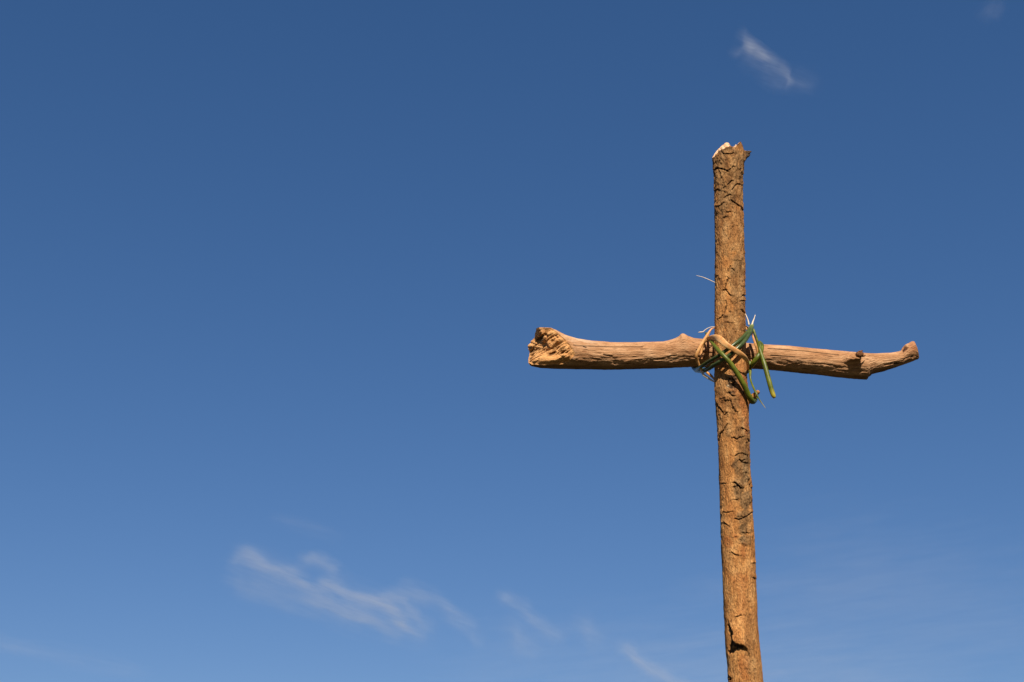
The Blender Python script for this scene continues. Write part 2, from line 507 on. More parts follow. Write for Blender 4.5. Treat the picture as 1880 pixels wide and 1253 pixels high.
def build_post():
    NC = 160
    phi = np.linspace(-np.pi, np.pi, NC, endpoint=False)
    sn, cs = np.sin(phi), np.cos(phi)
    # outline of the broken top
    fx = np.array([1307, 1311, 1315.5, 1318.7, 1324, 1328.3, 1332, 1336, 1340, 1344.3, 1350, 1352.5, 1355, 1359, 1361, 1364.4, 1366, 1367])
    fy = np.array([290, 287.5, 284, 280, 276.5, 276, 272.5, 272, 270.2, 271.5, 270, 266, 263.5, 260, 262.5, 270.5, 277, 278])
    bx = np.array([1307, 1311.7, 1316, 1320.6, 1325, 1328.3, 1331, 1334, 1338.5, 1343, 1350, 1367])
    by = np.array([290, 282, 277, 272.5, 268, 266, 263.2, 262, 262.5, 270, 274, 277])
    xr = (1307 + 1366) / 2 + 29.6 * sn + 4.4 * cs                           # the near side looks a little wider
    rim = np.where(cs >= 0, np.interp(xr, fx, fy) - 2.0 * (xr < 1345) * (xr > 1312), np.interp(xr, bx, by))
    rows = np.r_[np.linspace(0, 1, 52)[:-1], np.arange(320, 1262.1, 0.95)]
    top = rows <= 1.0
    PY = np.where(top[:, None], rim[None, :] + (320 - rim[None, :]) * rows[:, None], rows[:, None])
    xl = np.interp(PY, L_EDGE[:, 0], L_EDGE[:, 1])
    xrr = np.interp(PY, R_EDGE[:, 0], R_EDGE[:, 1])
    cx, rad = (xl + xrr) / 2, (xrr - xl) / 2
    s = mpp(cx, PY, DIST)

    def place(r):
        yd = DIST - r * cs[None, :]
        z = at(cx, PY, yd)[..., 2]
        return np.stack([at(cx, PY, DIST)[..., 0] + r * sn[None, :], yd, z], -1)
    cen = at(cx, PY, DIST)
    PX = project(place(rad * s))[0]
    front = (cs > 0.0)[None, :] & np.ones_like(PY, bool)
    # a position on the bark for the noises (continuous around the stick)
    P = np.stack([0.033 * sn[None, :] + 0 * PY, -0.033 * cs[None, :] + 0 * PY, cen[..., 2]], -1)
    disp = np.zeros_like(PY)                                             # in photo pixels
    disp += 0.9 * fbm(P * np.array([28, 28, 9]), 3, 5)
    barky = blobs(PX, PY, BARKY, P, 21)
    bn = smooth(-0.15, 0.35, fbm(P * np.array([45, 45, 17]), 4, 33))
    barky = np.where(front, np.maximum(barky * (0.70 + 0.30 * bn), 0.12 * bn), 0.5 * bn)
    barky *= 1
    rough = fbm(P * np.array([260, 260, 120]), 3, 8)
    fine = fbm(P * np.array([500, 500, 170]), 2, 12)
    disp += barky * (0.8 + 1.5 * rough) + 0.45 * rough + 0.45 * fine
    plates = smooth(-0.06, 0.04, fbm(P * np.array([130, 130, 62]), 3, 101)) - 0.5
    disp += 0.95 * plates * (0.25 + 0.75 * barky)
    red = np.where(front, blobs(PX, PY, REDDISH, P, 55), 0)
    crack = np.zeros_like(PY)
    wob = fbm(P * 330, 3, 77)
    for pts, w, dep in CRACKS:
        a = np.array(pts)
        m = front & (PX > a[:, 0].min() - 9) & (PX < a[:, 0].max() + 9) & (PY > a[:, 1].min() - 9) & (PY < a[:, 1].max() + 9)
        if not m.any():
            continue
        d, sd_ = poly_dist(PX[m], PY[m], pts)
        d = np.abs(d + 0.9 * rough[m])
        ww = w * 0.72 * (0.9 + 1.5 * wob[m])
        c = smooth(ww + 0.6, np.maximum(ww * 0.4, 0.02) - 0.3, d) * smooth(-0.55, -0.1, wob[m] + 0.35 * (w > 1.05))
        crack[m] = np.maximum(crack[m], c)  # dark inner bark, with the crack's own shade put into the colour
        disp[m] += -dep * c + 1.25 * np.exp(-(d / 5.0) ** 2) * np.where(sd_ < 0, 1.0, 0.1) * smooth(0.2, 1.5, d)
    # short procedural pits everywhere
    pit = smooth(0.46, 0.60, fbm(P * np.array([210, 210, 120]), 2, 91)) * (0.35 + 0.65 * barky)
    crack = np.maximum(crack, 0.6 * pit)
    disp -= 1.0 * pit
    # rough scar under the lashing
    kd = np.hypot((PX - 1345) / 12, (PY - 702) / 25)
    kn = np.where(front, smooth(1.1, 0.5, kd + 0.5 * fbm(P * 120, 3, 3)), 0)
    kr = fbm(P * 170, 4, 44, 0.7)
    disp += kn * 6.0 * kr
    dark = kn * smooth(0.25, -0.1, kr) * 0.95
    crack = np.maximum(crack, kn * smooth(-0.10, -0.35, kr) * 0.9)
    pale = kn * smooth(0.30, 0.42, kr) * 0.7
    pale = np.maximum(pale, np.where(front, smooth(2.6, 1.2, np.hypot(PX - 1336.5, PY - 709)), 0) * 0.9)
    # stub of a side shoot low on the stick: rises slowly from above, breaks off steeply below
    u = (PX - 1352.0)
    edge = np.interp(PX, [1330, 1335, 1338, 1341, 1344, 1348, 1354, 1360, 1365, 1369, 1374, 1380], [1134, 1136, 1141, 1151, 1166, 1179, 1182, 1184, 1187, 1191, 1200, 1212])
    rise = np.clip((PY - 1130) / 48.0, 0, 1) ** 1.5 * (1 + 0.2 * rough) * smooth(edge + 1.6, edge - 1.2, PY + 3.0 * rough + 4.0 * fbm(P * 90, 2, 66)) * smooth(-4.0, 2.5, PX - np.interp(PY, [1130, 1138, 1150, 1165, 1175, 1184, 1190], [1335, 1338, 1342, 1346.5, 1349, 1353, 1356]) + 1.5 * rough) * smooth(1388, 1346, PX)
    disp += np.where(front, 13.0 * rise, 0)
    hollow_shade = np.full_like(PX, 99.0)
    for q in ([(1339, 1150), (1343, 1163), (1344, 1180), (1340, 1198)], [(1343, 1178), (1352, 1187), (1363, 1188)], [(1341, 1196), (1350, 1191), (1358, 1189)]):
        hollow_shade = np.minimum(hollow_shade, np.where(front & (PY > 1130) & (PY < 1215), poly_dist(PX, PY, q)[0], 99.0))
    hollow_shade = smooth(4.4, 1.6, hollow_shade + 2.4 * rough + 1.5 * fine)
    disp -= 3.5 * hollow_shade
    dark = np.maximum(dark, 0.85 * hollow_shade)  # hollow beside the stub, with the stub's cast shadow painted into it
    crack = np.maximum(crack, 0.75 * hollow_shade * smooth(0.2, -0.2, rough))
    # splinter lifting off at the right of the top
    spl = np.where(cs > -0.5, np.exp(-(((np.degrees(phi)[None, :] - 82) / 8.0) ** 6)), 0) * np.clip((300 - PY) / 20, 0, 1) ** 1.15
    disp += 9.0 * spl * (1 + 0.5 * rough + 0.3 * fine)
    dark = np.maximum(dark, 0.95 * smooth(0.02, 0.3, spl))
    # darker rind just below the break
    dr = smooth(11, 1.5, PY - rim[None, :]) * smooth(-0.2, 0.25, fbm(P * np.array([150, 150, 90]), 3, 61)) * np.where(PX < 1350, 0.85, 0.4)
    dark = np.maximum(dark, np.where(front, dr, 0))
    r = (rad + disp) * s
    V = place(r)
    nr = len(rows)
    verts = V.reshape(-1, 3)
    att = {k: a.ravel() for k, a in (('bark_and_shade', barky), ('red', red), ('crack', crack), ('dark', dark), ('pale', pale))}
    # down to the ground and a little below, same girth, fresh noise
    low_c, low_r = cen[-1, 0], (rad[-1, 0] * s[-1, 0])
    zs = np.r_[np.linspace(low_c[2] - 0.012, 0, 160), -0.06, -0.2]
    cc = low_c[None, :] + lean[None, :] * (zs - low_c[2])[:, None]
    Pl = np.stack([0.033 * sn[None, :] + 0 * zs[:, None], -0.033 * cs[None, :] + 0 * zs[:, None], zs[:, None] + 0 * sn[None, :]], -1)
    bl = smooth(-0.15, 0.35, fbm(Pl * np.array([45, 45, 17]), 4, 33))
    fade = smooth(0, 0.03, (low_c[2] - zs))[:, None]
    dl = (0.9 * fbm(Pl * np.array([28, 28, 9]), 3, 5) + bl * (0.8 + 1.3 * fbm(Pl * np.array([260, 260, 120]), 3, 8))) * 0.0011 * fade + (1 - fade) * (disp[-1] * s[-1])[None, :]
    rl = low_r * (1 + 0.12 * smooth(low_c[2], 0, zs))[:, None] + dl
    Vl = cc[:, None, :] + np.stack([rl * sn[None, :], -rl * cs[None, :], np.zeros_like(rl)], -1)
    verts = np.vstack([verts, Vl.reshape(-1, 3)])
    nl = len(zs)
    ex = {'bark_and_shade': bl.ravel(), 'red': np.zeros(nl * NC), 'crack': np.zeros(nl * NC), 'dark': np.zeros(nl * NC), 'pale': np.zeros(nl * NC)}
    for k in att:
        att[k] = np.r_[att[k], ex[k]]
    faces = grid_faces(nr + nl, NC)
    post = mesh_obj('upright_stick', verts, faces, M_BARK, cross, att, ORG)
    # broken top surface: from the front rim up to the back rim
    rimv = V[0]
    NS = 22
    c0 = rimv.mean(0) + np.array([0, 0.004, -0.004])
    vv, ck = [], []
    for i in range(NS):
        t = i / (NS - 1)
        ring = rimv * (1 - t) + c0 * t
        q = fbm(ring * np.array([260, 260, 90]), 3, 15)
        ring = ring + np.array([0, 0, 1]) * (0.0055 * q * math.sin(math.pi * min(t * 1.6, 1.0) * 0.5) - 0.0)[:, None] if i else ring
        vv.append(ring)
        ck.append(0.8 * smooth(-0.25, -0.5, q) if i else np.zeros(NC))
    vv = np.array(vv).reshape(-1, 3)
    z = np.zeros(len(vv))
    mesh_obj('broken_top', vv, grid_faces(NS, NC, flip=True), M_FRESH, post, {'crack': np.array(ck).ravel(), 'bark_and_shade': z}, ORG)
    return post


post = build_post()

# ------------------------------------------------------------------ crossbar
YB = DIST + 0.058
TOP = np.array([(968, 601.2), (985, 601.2), (1011.5, 602), (1022, 606.5), (1037, 614.5), (1058.5, 621.6), (1085.6, 626), (1122, 629), (1158, 628.8), (1194, 628.2), (1218, 627.4),
                (1232, 624.2), (1240, 621.5), (1247, 617.5), (1250, 613.8), (1254, 612.3), (1258, 614), (1264, 617.5), (1274, 621), (1290, 622.6), (1340, 627), (1402, 632.3),
                (1448, 635), (1499, 640), (1533, 643.4), (1559, 645.8), (1574, 647.6), (1590, 648.6), (1610, 649.4), (1635, 648.4), (1649, 646), (1655.5, 644.3), (1657, 639.5),
                (1662, 633.5), (1669, 630), (1675, 626.8), (1678.5, 627.3), (1682, 635.5), (1685.5, 646), (1687, 654)])
BOT = np.array([(966, 668), (970, 670), (977, 673), (993.4, 676.8), (1022, 678), (1077, 678.6), (1118, 679), (1158, 678.6), (1203, 677.7), (1239, 675.9), (1268, 674.5),
                (1340, 675.5), (1402, 679), (1448, 683.4), (1499, 688.5), (1533, 692.8), (1567, 696), (1591, 697.2), (1593, 692.5), (1596.5, 691), (1599.6, 687.4), (1618, 683.4),
                (1644, 675.2), (1669, 666.6), (1685.5, 659.8), (1687, 657.5)])
RIM_T = np.array([(-180, 970), (-150, 972), (-120, 970), (-90, 975), (-68, 969), (-56, 984), (-50, 1010), (-43, 1033), (-30, 1044), (-10, 1052), (0, 1053.5), (20, 1049.5),
                  (45, 1037), (65, 1022), (80, 1010), (95, 990), (110, 985), (150, 981), (180, 970)], float)


def bar_frame(px):
    yt, yb = np.interp(px, TOP[:, 0], TOP[:, 1]), np.interp(px, BOT[:, 0], BOT[:, 1])
    return (yt + yb) / 2, (yb - yt) / 2


BXS = np.arange(960, 1690, 1.0)
_h = bar_frame(BXS)[1]
_k = np.exp(-(np.arange(-24, 25) / 10.0) ** 2)
_k /= _k.sum()
_hs = np.convolve(np.r_[np.full(24, _h[0]), _h, np.full(24, _h[-1])], _k, 'valid')


def build_bar():
    NC = 150
    th = np.linspace(-np.pi, np.pi, NC, endpoint=False)                  # 0 faces the camera, 90 degrees is up
    sn, cs = np.sin(th), np.cos(th)
    rimx = np.interp(np.degrees(th), RIM_T[:, 0], RIM_T[:, 1])
    rimx = rimx + 1.5 * fbm(np.stack([cs * 3, sn * 3, 0 * cs], -1), 3, 4) + 1.0 * vnoise(np.stack([cs * 11, sn * 11, 0 * cs], -1), 9)
    rows = np.r_[np.linspace(0, 1, 46)[:-1], np.arange(1075, 1686.9, 0.95), 1686.9]
    st = rows <= 1
    PX = np.where(st[:, None], rimx[None, :] + (1075 - rimx[None, :]) * rows[:, None], rows[:, None])
    yc, half = bar_frame(PX)
    dep = np.interp(PX, BXS, _hs)
    dep = np.where(PX > 1650, np.minimum(dep, 17 - 0.18 * (PX - 1650)), dep)
    axis = at(PX, yc, YB)
    s = mpp(PX, yc, YB)
    toc = CAM - axis
    e1 = toc / np.linalg.norm(toc, axis=-1, keepdims=True)
    e1[..., 0] = 0
    e1 /= np.linalg.norm(e1, axis=-1, keepdims=True)
    e2 = np.stack([0 * PX, -e1[..., 2], e1[..., 1]], -1)
    e2 *= np.sign(e2[..., 2:3])
    QX, PYv = project(axis + e2 * (half * s * sn[None, :])[..., None] + e1 * (dep * s * cs[None, :])[..., None])
    P = np.stack([PX * 0.0012, 0.032 * sn[None, :] + 0 * PX, 0.032 * cs[None, :] + 0 * PX], -1)
    front = (cs > 0)[None, :] & np.ones_like(PX, bool)
    disp = 0.8 * fbm(P * np.array([9, 28, 28]), 3, 3)
    grain = fbm(P * np.array([40, 360, 360]) + 0.4 * vnoise(P * 40, 6)[..., None], 3, 14, 0.6)
    lump = fbm(P * np.array([90, 240, 240]), 3, 19, 0.6)
    low = smooth(25, -30, np.degrees(th))[None, :] * smooth(-100, -50, np.degrees(th))[None, :]
    disp += 0.55 * grain + (0.25 + 0.95 * low) * lump
    # eroded ledges along the flank
    disp += 1.3 * low * smooth(0.0, 0.35, fbm(P * np.array([16, 90, 90]), 3, 71))
    crack = smooth(0.40, 0.58, fbm(P * np.array([48, 400, 400]), 2, 29)) * 0.5
    for (pts, w) in [([(1053, 634), (1085, 636), (1130, 637.5), (1180, 637)], 0.5), ([(1071, 636), (1076, 638)], 1.2), ([(1108, 652), (1124, 655)], 1.0),
                     ([(1646, 668.5), (1650, 667)], 1.0), ([(1642, 668.5), (1646, 667)], 1.3), ([(1672.5, 656.5), (1676, 655)], 1.1), ([(1410, 640), (1470, 644), (1540, 652)], 0.5),
                     ([(1415, 653), (1460, 656)], 0.5)]:
        a = np.array(pts)
        m = front & (QX > a[:, 0].min() - 8) & (QX < a[:, 0].max() + 8)
        d, _ = poly_dist(QX[m], PYv[m], pts)
        c = smooth(w + 0.6, w * 0.3, d)
        crack[m] = np.maximum(crack[m], c)
    disp -= 1.8 * crack
    # swelling of a broken-off branch: rises along the bar and stops short
    dy = (PYv - np.interp(QX, [1540, 1560, 1577, 1584], [659, 656, 653.5, 652]))
    bump = smooth(1538, 1574, QX) ** 1.2 * smooth(1580.5, 1577.5, QX + 1.0 * lump) * np.exp(-(np.abs(dy) / 9.0) ** 3.5) * (1 + 0.25 * lump)
    push = np.where(front, 15.0 * bump, 0)
    endf = np.where(front, smooth(1576, 1578, QX) * smooth(1583, 1580, QX) * smooth(9, 6, np.abs(dy)), 0)
    crack = np.maximum(crack, 1.0 * endf)  # broken end blackened: the shade of the hollow is in the colour
    # hollow dark break on the upturned tip
    hol = np.where(front, smooth(1.2, 0.6, np.hypot((QX - 1660.5) / 6.5, (PYv - 640.5) / 5.0) + 0.4 * lump), 0)
    disp -= 4.5 * hol
    red = np.maximum(hol * 0.8, np.where(front, 0.5 * smooth(1.3, 0.5, np.hypot((QX - 1677) / 9, (PYv - 636) / 9) + 0.5 * lump), 0))
    crack = np.maximum(crack, hol * smooth(0.1, -0.2, lump))
    bark_and_shade = 0.75 * smooth(-20, -75, np.degrees(th))[None, :] * np.ones_like(PX) * smooth(-0.4, 0.2, fbm(P * np.array([12, 40, 40]), 3, 88))  # underside browner: its shade is put into the colour
    bark_and_shade = np.where(front | (np.abs(np.degrees(th)) > 60)[None, :], bark_and_shade, 0.4)
    pale = np.where(front, smooth(0.33, 0.45, fbm(P * np.array([110, 240, 240]), 2, 51)) * smooth(1.2, 0.5, np.hypot((QX - 1238) / 12, (PYv - 655) / 6)), 0)
    pale = np.maximum(pale, 0.55 * np.where(front, smooth(-0.1, 0.4, fbm(P * np.array([25, 60, 60]), 3, 52)) * smooth(1120, 1050, PX) * (PYv < 640), 0))
    taper = smooth(1687.5, 1683, PX)
    V = axis + e2 * ((half + disp * taper) * s * sn[None, :])[..., None] + e1 * ((dep * (0.35 + 0.65 * taper) + disp * taper) * s * cs[None, :] + push * s)[..., None]
    nr = len(rows)
    verts = V.reshape(-1, 3)
    endc = V[-1].mean(0)
    verts = np.vstack([verts, endc[None, :]])
    faces = grid_faces(nr, NC, flip=True).tolist()
    o0 = (nr - 1) * NC
    faces += [[o0 + j, nr * NC, o0 + (j + 1) % NC] for j in range(NC)]
    att = {k: np.r_[a.ravel(), 0] for k, a in (('bark_and_shade', bark_and_shade), ('red', red), ('crack', crack), ('pale', pale))}
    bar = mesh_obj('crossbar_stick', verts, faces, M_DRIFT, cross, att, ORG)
    # splintered oblique end
    rimv = V[0]
    NS = 46
    c0 = at(1013, 641, YB) + np.array([0.0, -0.0145, -0.006])
    nrm = np.array([-0.38, -0.85, -0.30])
    nrm /= np.linalg.norm(nrm)
    vv, ck, bk = [], [], []
    for i in range(NS):
        t = i / (NS - 1)
        ring = rimv * (1 - t) + c0 * t
        # picture-independent coordinates on the face: along the bar (u) and up (w)
        loc = ring - c0
        fibre = np.stack([(loc[:, 0] * .88 + loc[:, 2] * .47) * 18, (loc[:, 2] * .88 - loc[:, 0] * .47) * 135, loc[:, 1] * 25], -1) + 0.35 * vnoise(loc * 45, 8)[:, None]
        q = fbm(fibre, 4, 25, 0.6)
        q2 = fbm(loc * 420, 3, 26)
        w = smooth(0, 0.16, t)
        gro = smooth(0.10, 0.42, fbm(fibre * np.array([1.6, 3.2, 1.0]) + 9, 3, 37))
        h = 0.0055 * q + 0.0007 * q2
        cav = 0 * q
        for cxp, cyp, rx, ry, ang, dp in [(985, 656.5, 8.5, 3.8, .35, 1.), (1014, 655.5, 9, 3.2, .45, 1.), (1034, 655, 6.5, 3.2, .6, .9), (991, 619, 8, 3, -.25, .9), (1003, 621, 6, 2, -.9, .6), (1014, 604.5, 8, 1.6, -.2, .7),
                                          (1032, 615.5, 5, 2, -.7, .7), (977, 634.5, 5, 2.2, .2, .8), (980, 642.5, 6, 1.6, .4, .6), (1021, 627, 5, 1.5, -1.1, .5), (1045, 650, 4, 2, .9, .5)]:
            cpt = at(cxp, cyp, YB) - c0
            m_ = 0.00121
            du, dv = (loc[:, 0] - cpt[0]) / m_, (loc[:, 2] - cpt[2]) / m_ * 1.08
            uu = du * math.cos(ang) + dv * math.sin(ang)
            w_ = -du * math.sin(ang) + dv * math.cos(ang)
            cav = np.maximum(cav, dp * smooth(1.25, 0.55, np.hypot(uu / rx, w_ / ry) + 0.35 * q))
        vert = loc @ np.array([0.0, -0.37, 0.93])
        h = h - np.where(vert > 0, 0.0, 0.16) * vert * smooth(0, 0.45, t) + 0.004 * smooth(0, 0.3, t)
        ring = ring + nrm[None, :] * ((h + 0.0018 * fbm(fibre * np.array([1.5, 3.0, 1.0]) + 4, 3, 38) - 0.0065 * cav - 0.0016 * gro) * w)[:, None]
        vv.append(ring)
        ck.append(np.maximum(np.maximum(cav * 0.75, 0.25 * smooth(-0.30, -0.5, q)), 0.45 * gro) * w)  # cavities are sunk and also darkened, their shade painted in
        bk.append(0.35 * smooth(0.25, 0.5, fbm(loc * 90, 3, 41)) * w * (loc[:, 2] > 0))
    vv = np.array(vv).reshape(-1, 3)
    mesh_obj('splintered_end', vv, grid_faces(NS, NC), M_SPLIT, bar, {'crack': np.array(ck).ravel(), 'bark_and_shade': np.array(bk).ravel()}, ORG)
    return bar


bar = build_bar()


# ------------------------------------------------------------------ tubes: stubs and rushes
def strand(name, pts, mat, parent, n=48, nc=12, flat=1.0, rib=0.0, tip=(0.0, 0.0), Y=DIST, rough=0.0, seed=1, cap=True):
    """pts: (x px, y px, metres towards the camera from the cross plane, full width px); a tapering stem through them"""
    q = catmull(pts, n)
    Pn = at(q[:, 0], q[:, 1], Y - q[:, 2])
    s = mpp(q[:, 0], q[:, 1], Y - q[:, 2])
    w = np.maximum(q[:, 3], 0.15) * 0.5 * s
    T = np.gradient(Pn, axis=0)
    T /= np.linalg.norm(T, axis=1, keepdims=True) + 1e-12
    V_ = CAM - Pn
    V_ /= np.linalg.norm(V_, axis=1, keepdims=True)
    S = np.cross(T, V_)
    ln = np.linalg.norm(S, axis=1, keepdims=True)
    S = S / np.maximum(ln, 1e-6)
    N_ = np.cross(S, T)
    a = np.linspace(0, 2 * np.pi, nc, endpoint=False)
    rr = 1 + rib * np.cos(3 * a)
    t = np.linspace(0, 1, n)
    tips = np.maximum(smooth(tip[0], 0, t) if tip[0] else 0 * t, smooth(1 - tip[1], 1, t) if tip[1] else 0 * t)
    ring = Pn[:, None, :] + S[:, None, :] * (w[:, None] * (np.cos(a) * rr)[None, :])[..., None] + N_[:, None, :] * (w[:, None] * flat * (np.sin(a) * rr)[None, :])[..., None]
    if rough:
        k = fbm(ring * 260, 3, seed)
        ring = Pn[:, None, :] + (ring - Pn[:, None, :]) * (1 + rough * k)[..., None]
    verts = ring.reshape(-1, 3)
    faces = grid_faces(n, nc).tolist()
    at_tip = np.repeat(tips, nc)
    if cap:
        verts = np.vstack([verts, Pn[0], Pn[-1]])
        faces += [[(j + 1) % nc, j, n * nc] for j in range(nc)]
        faces += [[(n - 1) * nc + j, (n - 1) * nc + (j + 1) % nc, n * nc + 1] for j in range(nc)]
        at_tip = np.r_[at_tip, tips[0], tips[-1]]
    z = np.zeros(len(verts))
    return mesh_obj(name, verts, faces, mat, parent, {'tip': at_tip, 'bark_and_shade': z, 'crack': z, 'red': z, 'pale': z, 'dark': z}, ORG)


def stub(name, pts, mat, endmat, parent, hollow=0.6, n=26, nc=28, rough=0.25, seed=1, Y=DIST):
    """a broken branch stub with a sunken end as its own sub-part"""
    o = strand(name, pts, mat, parent, n, nc, 1.0, 0, (0, 0), Y, rough, seed, cap=False)
    return o


# stub of the crossbar near its right end, pointing right and at the camera, its shaded hollow painted as a dark lump
def bar_stub():
    # metres towards the camera measured from the cross plane; the bar's face there is at about -0.03
    strand('stub_hollow_shade', [(1572.5, 653, -0.022, 7), (1576.5, 651.8, -0.014, 10), (1580.5, 650.8, -0.012, 9.5), (1583.5, 650, -0.014, 6.5)], M_KNOT_AND_SHADE, bar, 12, 20, 0.9, 0, (0, 0), DIST, 0.4, 7)
    strand('bark_splinter', [(1573, 649.5, -0.020, 5), (1579, 647, -0.011, 6), (1584, 643.6, -0.010, 1.2)], M_KNOT_AND_SHADE, bar, 10, 8, 0.4)
    strand('bark_splinter', [(1579, 653.5, -0.016, 5), (1585, 653.6, -0.016, 3.8), (1589.5, 652.2, -0.020, 1.2)], M_KNOT_AND_SHADE, bar, 10, 8, 0.4)


bar_stub()
strand('side_shoot', [(1366, 740, -0.004, 16), (1375, 734.5, 0.004, 13), (1382, 729, 0.010, 10.5), (1388.5, 723, 0.014, 8.5), (1392.8, 719, 0.016, 7), (1393.8, 718.2, 0.0165, 3.5)],
       M_BARK, post, 26, 16, 1.0, 0, (0, 0), DIST, 0.22, 4)
strand('loose_fibre', [(1278, 506.2, -0.010, 0.6), (1288, 508.6, -0.008, 1.1), (1300, 513.2, -0.004, 1.2), (1311, 518.2, 0.0, 1.2), (1318, 521, 0.006, 1)], M_CREAM, post, 20, 6)

lash = bpy.data.objects.new('lashing', None)
C.objects.link(lash)
lash.parent = cross

# metres towards the camera: face of the upright is 0.033, face of the bar about -0.026, top of the bar -0.058
# pair of dark stems rising from under the bar, across the upright, up to the right
strand('green_stem', [(1270, 668, -0.095, 7.5), (1277, 678.5, -0.070, 8.5), (1287, 673.5, -0.012, 7.2), (1300, 664.5, 0.018, 6.2), (1318, 654.0, 0.044, 6.2), (1334, 643, 0.052, 6.8), (1350, 631.5, 0.050, 7.2), (1364, 620, 0.040, 7.6), (1374, 608.5, 0.026, 7.2), (1378.5, 599, 0.012, 5), (1379.6, 595.5, 0.008, 2.5)],
       M_DGREEN, lash, 64, 14, 0.85, 0.0, (0, 0.08))
strand('green_stem', [(1278, 679.5, -0.076, 10), (1290, 681, -0.028, 9), (1300, 677.6, 0.004, 8), (1310, 671.5, 0.026, 7.6), (1324, 663, 0.046, 7.4), (1340, 651.5, 0.055, 7.2), (1357, 637, 0.054, 7.4), (1369, 624, 0.043, 7.6), (1377.5, 610, 0.028, 7.4), (1381.5, 599, 0.014, 5.4), (1382.2, 596, 0.010, 2.5)],
       M_DGREEN, lash, 64, 14, 0.85, 0.0, (0.0, 0.08))
strand('torn_stem_end', [(1303, 674.5, 0.014, 5), (1308.5, 671, 0.027, 6), (1316, 668, 0.036, 5.6), (1324, 663.5, 0.042, 4)], M_DGREEN, lash, 18, 10, 0.5, 0, (0.4, 0))
# bright stem running down across the upright and hooking round the side shoot
strand('green_stem', [(1296, 612, -0.060, 4), (1300, 618, -0.030, 5), (1306, 627.5, 0.012, 6.0), (1318, 643, 0.046, 7.6), (1331, 656, 0.059, 8.2), (1344, 671.5, 0.057, 9.2), (1357, 691.5, 0.052, 9.6), (1368, 712, 0.043, 10), (1376, 729, 0.034, 10.5), (1381.5, 737.5, 0.022, 10.5), (1386, 733.5, -0.002, 9.5), (1387, 726, -0.016, 7)],
       M_GREEN, lash, 84, 14, 0.85, 0.02)
# right-hand stems
strand('green_stem', [(1380, 612, -0.020, 4.5), (1382.5, 605.5, -0.004, 5.4), (1386, 614, 0.000, 5.2), (1390, 626, 0.0, 5.0), (1394, 640, -0.002, 5.6), (1398, 652, 0.002, 7.0), (1404, 671, 0.010, 8.6), (1412, 700, 0.014, 9.2), (1417, 718, 0.014, 9.0), (1420.3, 727, 0.014, 8.2), (1422.5, 731, 0.0135, 4.5)],
       M_GREEN, lash, 70, 14, 0.9, 0.02, (0.05, 0.16))
strand('green_stem', [(1394.5, 629, -0.058, 7), (1399.3, 634.5, -0.026, 6.5), (1397.5, 645, -0.008, 7.6), (1391, 656, -0.002, 8.6), (1382, 668, -0.010, 8.0), (1376.5, 676, -0.024, 6.6), (1375, 684, -0.044, 5)],
       M_GREEN, lash, 50, 14, 0.8, 0.02)
strand('green_stem', [(1391, 627, -0.030, 4), (1394.5, 634, -0.014, 6), (1396, 643, -0.006, 5)], M_GREEN, lash, 20, 10, 0.7)
strand('green_stem', [(1376.5, 664, -0.030, 5), (1377.6, 676, -0.024, 5.2), (1377.4, 690, -0.012, 4.4), (1378.4, 699, -0.006, 3.4), (1382, 709, 0.012, 3.5), (1387.5, 721, 0.026, 3.7), (1393, 732, 0.028, 2.5), (1399, 741, 0.028, 1.5), (1406, 750.5, 0.028, 0.5)],
       M_GREEN, lash, 60, 10, 0.7, 0, (0, 0.25))
# dried leaf that folds across the front
strand('dried_leaf', [(1292, 631, -0.034, 3), (1299, 622.5, -0.006, 5.5), (1308, 620, 0.022, 10.5), (1317, 620.5, 0.043, 12.5), (1325, 625, 0.056, 12.2), (1333, 632.5, 0.063, 10.5), (1345, 640, 0.066, 9), (1357, 648, 0.064, 9.8), (1367, 656, 0.056, 9), (1372, 664, 0.044, 6.2), (1373.6, 673, 0.028, 4.6), (1373, 681, 0.006, 4)],
       M_DRY, lash, 76, 14, 0.28, 0.10)
# dried loop at the left
strand('dried_stem', [(1311.5, 602.2, 0.004, 1.6), (1306, 605, 0.006, 3.2), (1299, 615, 0.006, 4.6), (1291, 628, 0.004, 5.4), (1283, 643, 0.002, 5.8), (1278.6, 655, -0.004, 6.0), (1281, 664, -0.012, 5.4), (1286, 676, -0.018, 4.0), (1290.2, 685.5, -0.012, 4.6)],
       M_DRY, lash, 60, 10, 0.6, 0.12)
strand('dried_stem', [(1305.5, 606, -0.004, 2.0), (1301.5, 614, -0.004, 2.4), (1296, 625, -0.008, 3.6), (1290.5, 636, -0.018, 4.0), (1287.5, 648, -0.022, 4.2), (1288, 660, -0.020, 3.0)], M_DRY, lash, 40, 10, 0.5, 0.1)
strand('dried_stem', [(1289.5, 682.5, -0.012, 4.6), (1292, 688.5, -0.008, 4.6), (1299, 693.5, -0.002, 4.4), (1306, 698, 0.004, 3.4), (1312, 701.5, 0.006, 2)], M_CREAM, lash, 26, 10, 0.5, 0.1)
strand('dried_stem', [(1297, 684, -0.020, 4.0), (1303, 688, -0.012, 5.0), (1309, 694, -0.004, 4.0), (1313, 700, 0.004, 2)], M_DRY, lash, 20, 10, 0.5)
strand('dry_tendril', [(1312, 601, 0.004, 1.6), (1308, 600.4, 0.004, 1.3), (1301, 602.4, 0.004, 1.2), (1295, 605.8, 0.004, 1.4), (1290.8, 609.6, 0.004, 1.9), (1286, 610.2, 0.004, 2.0), (1281.5, 610.6, 0.004, 0.6)], M_CREAM, lash, 36, 8)
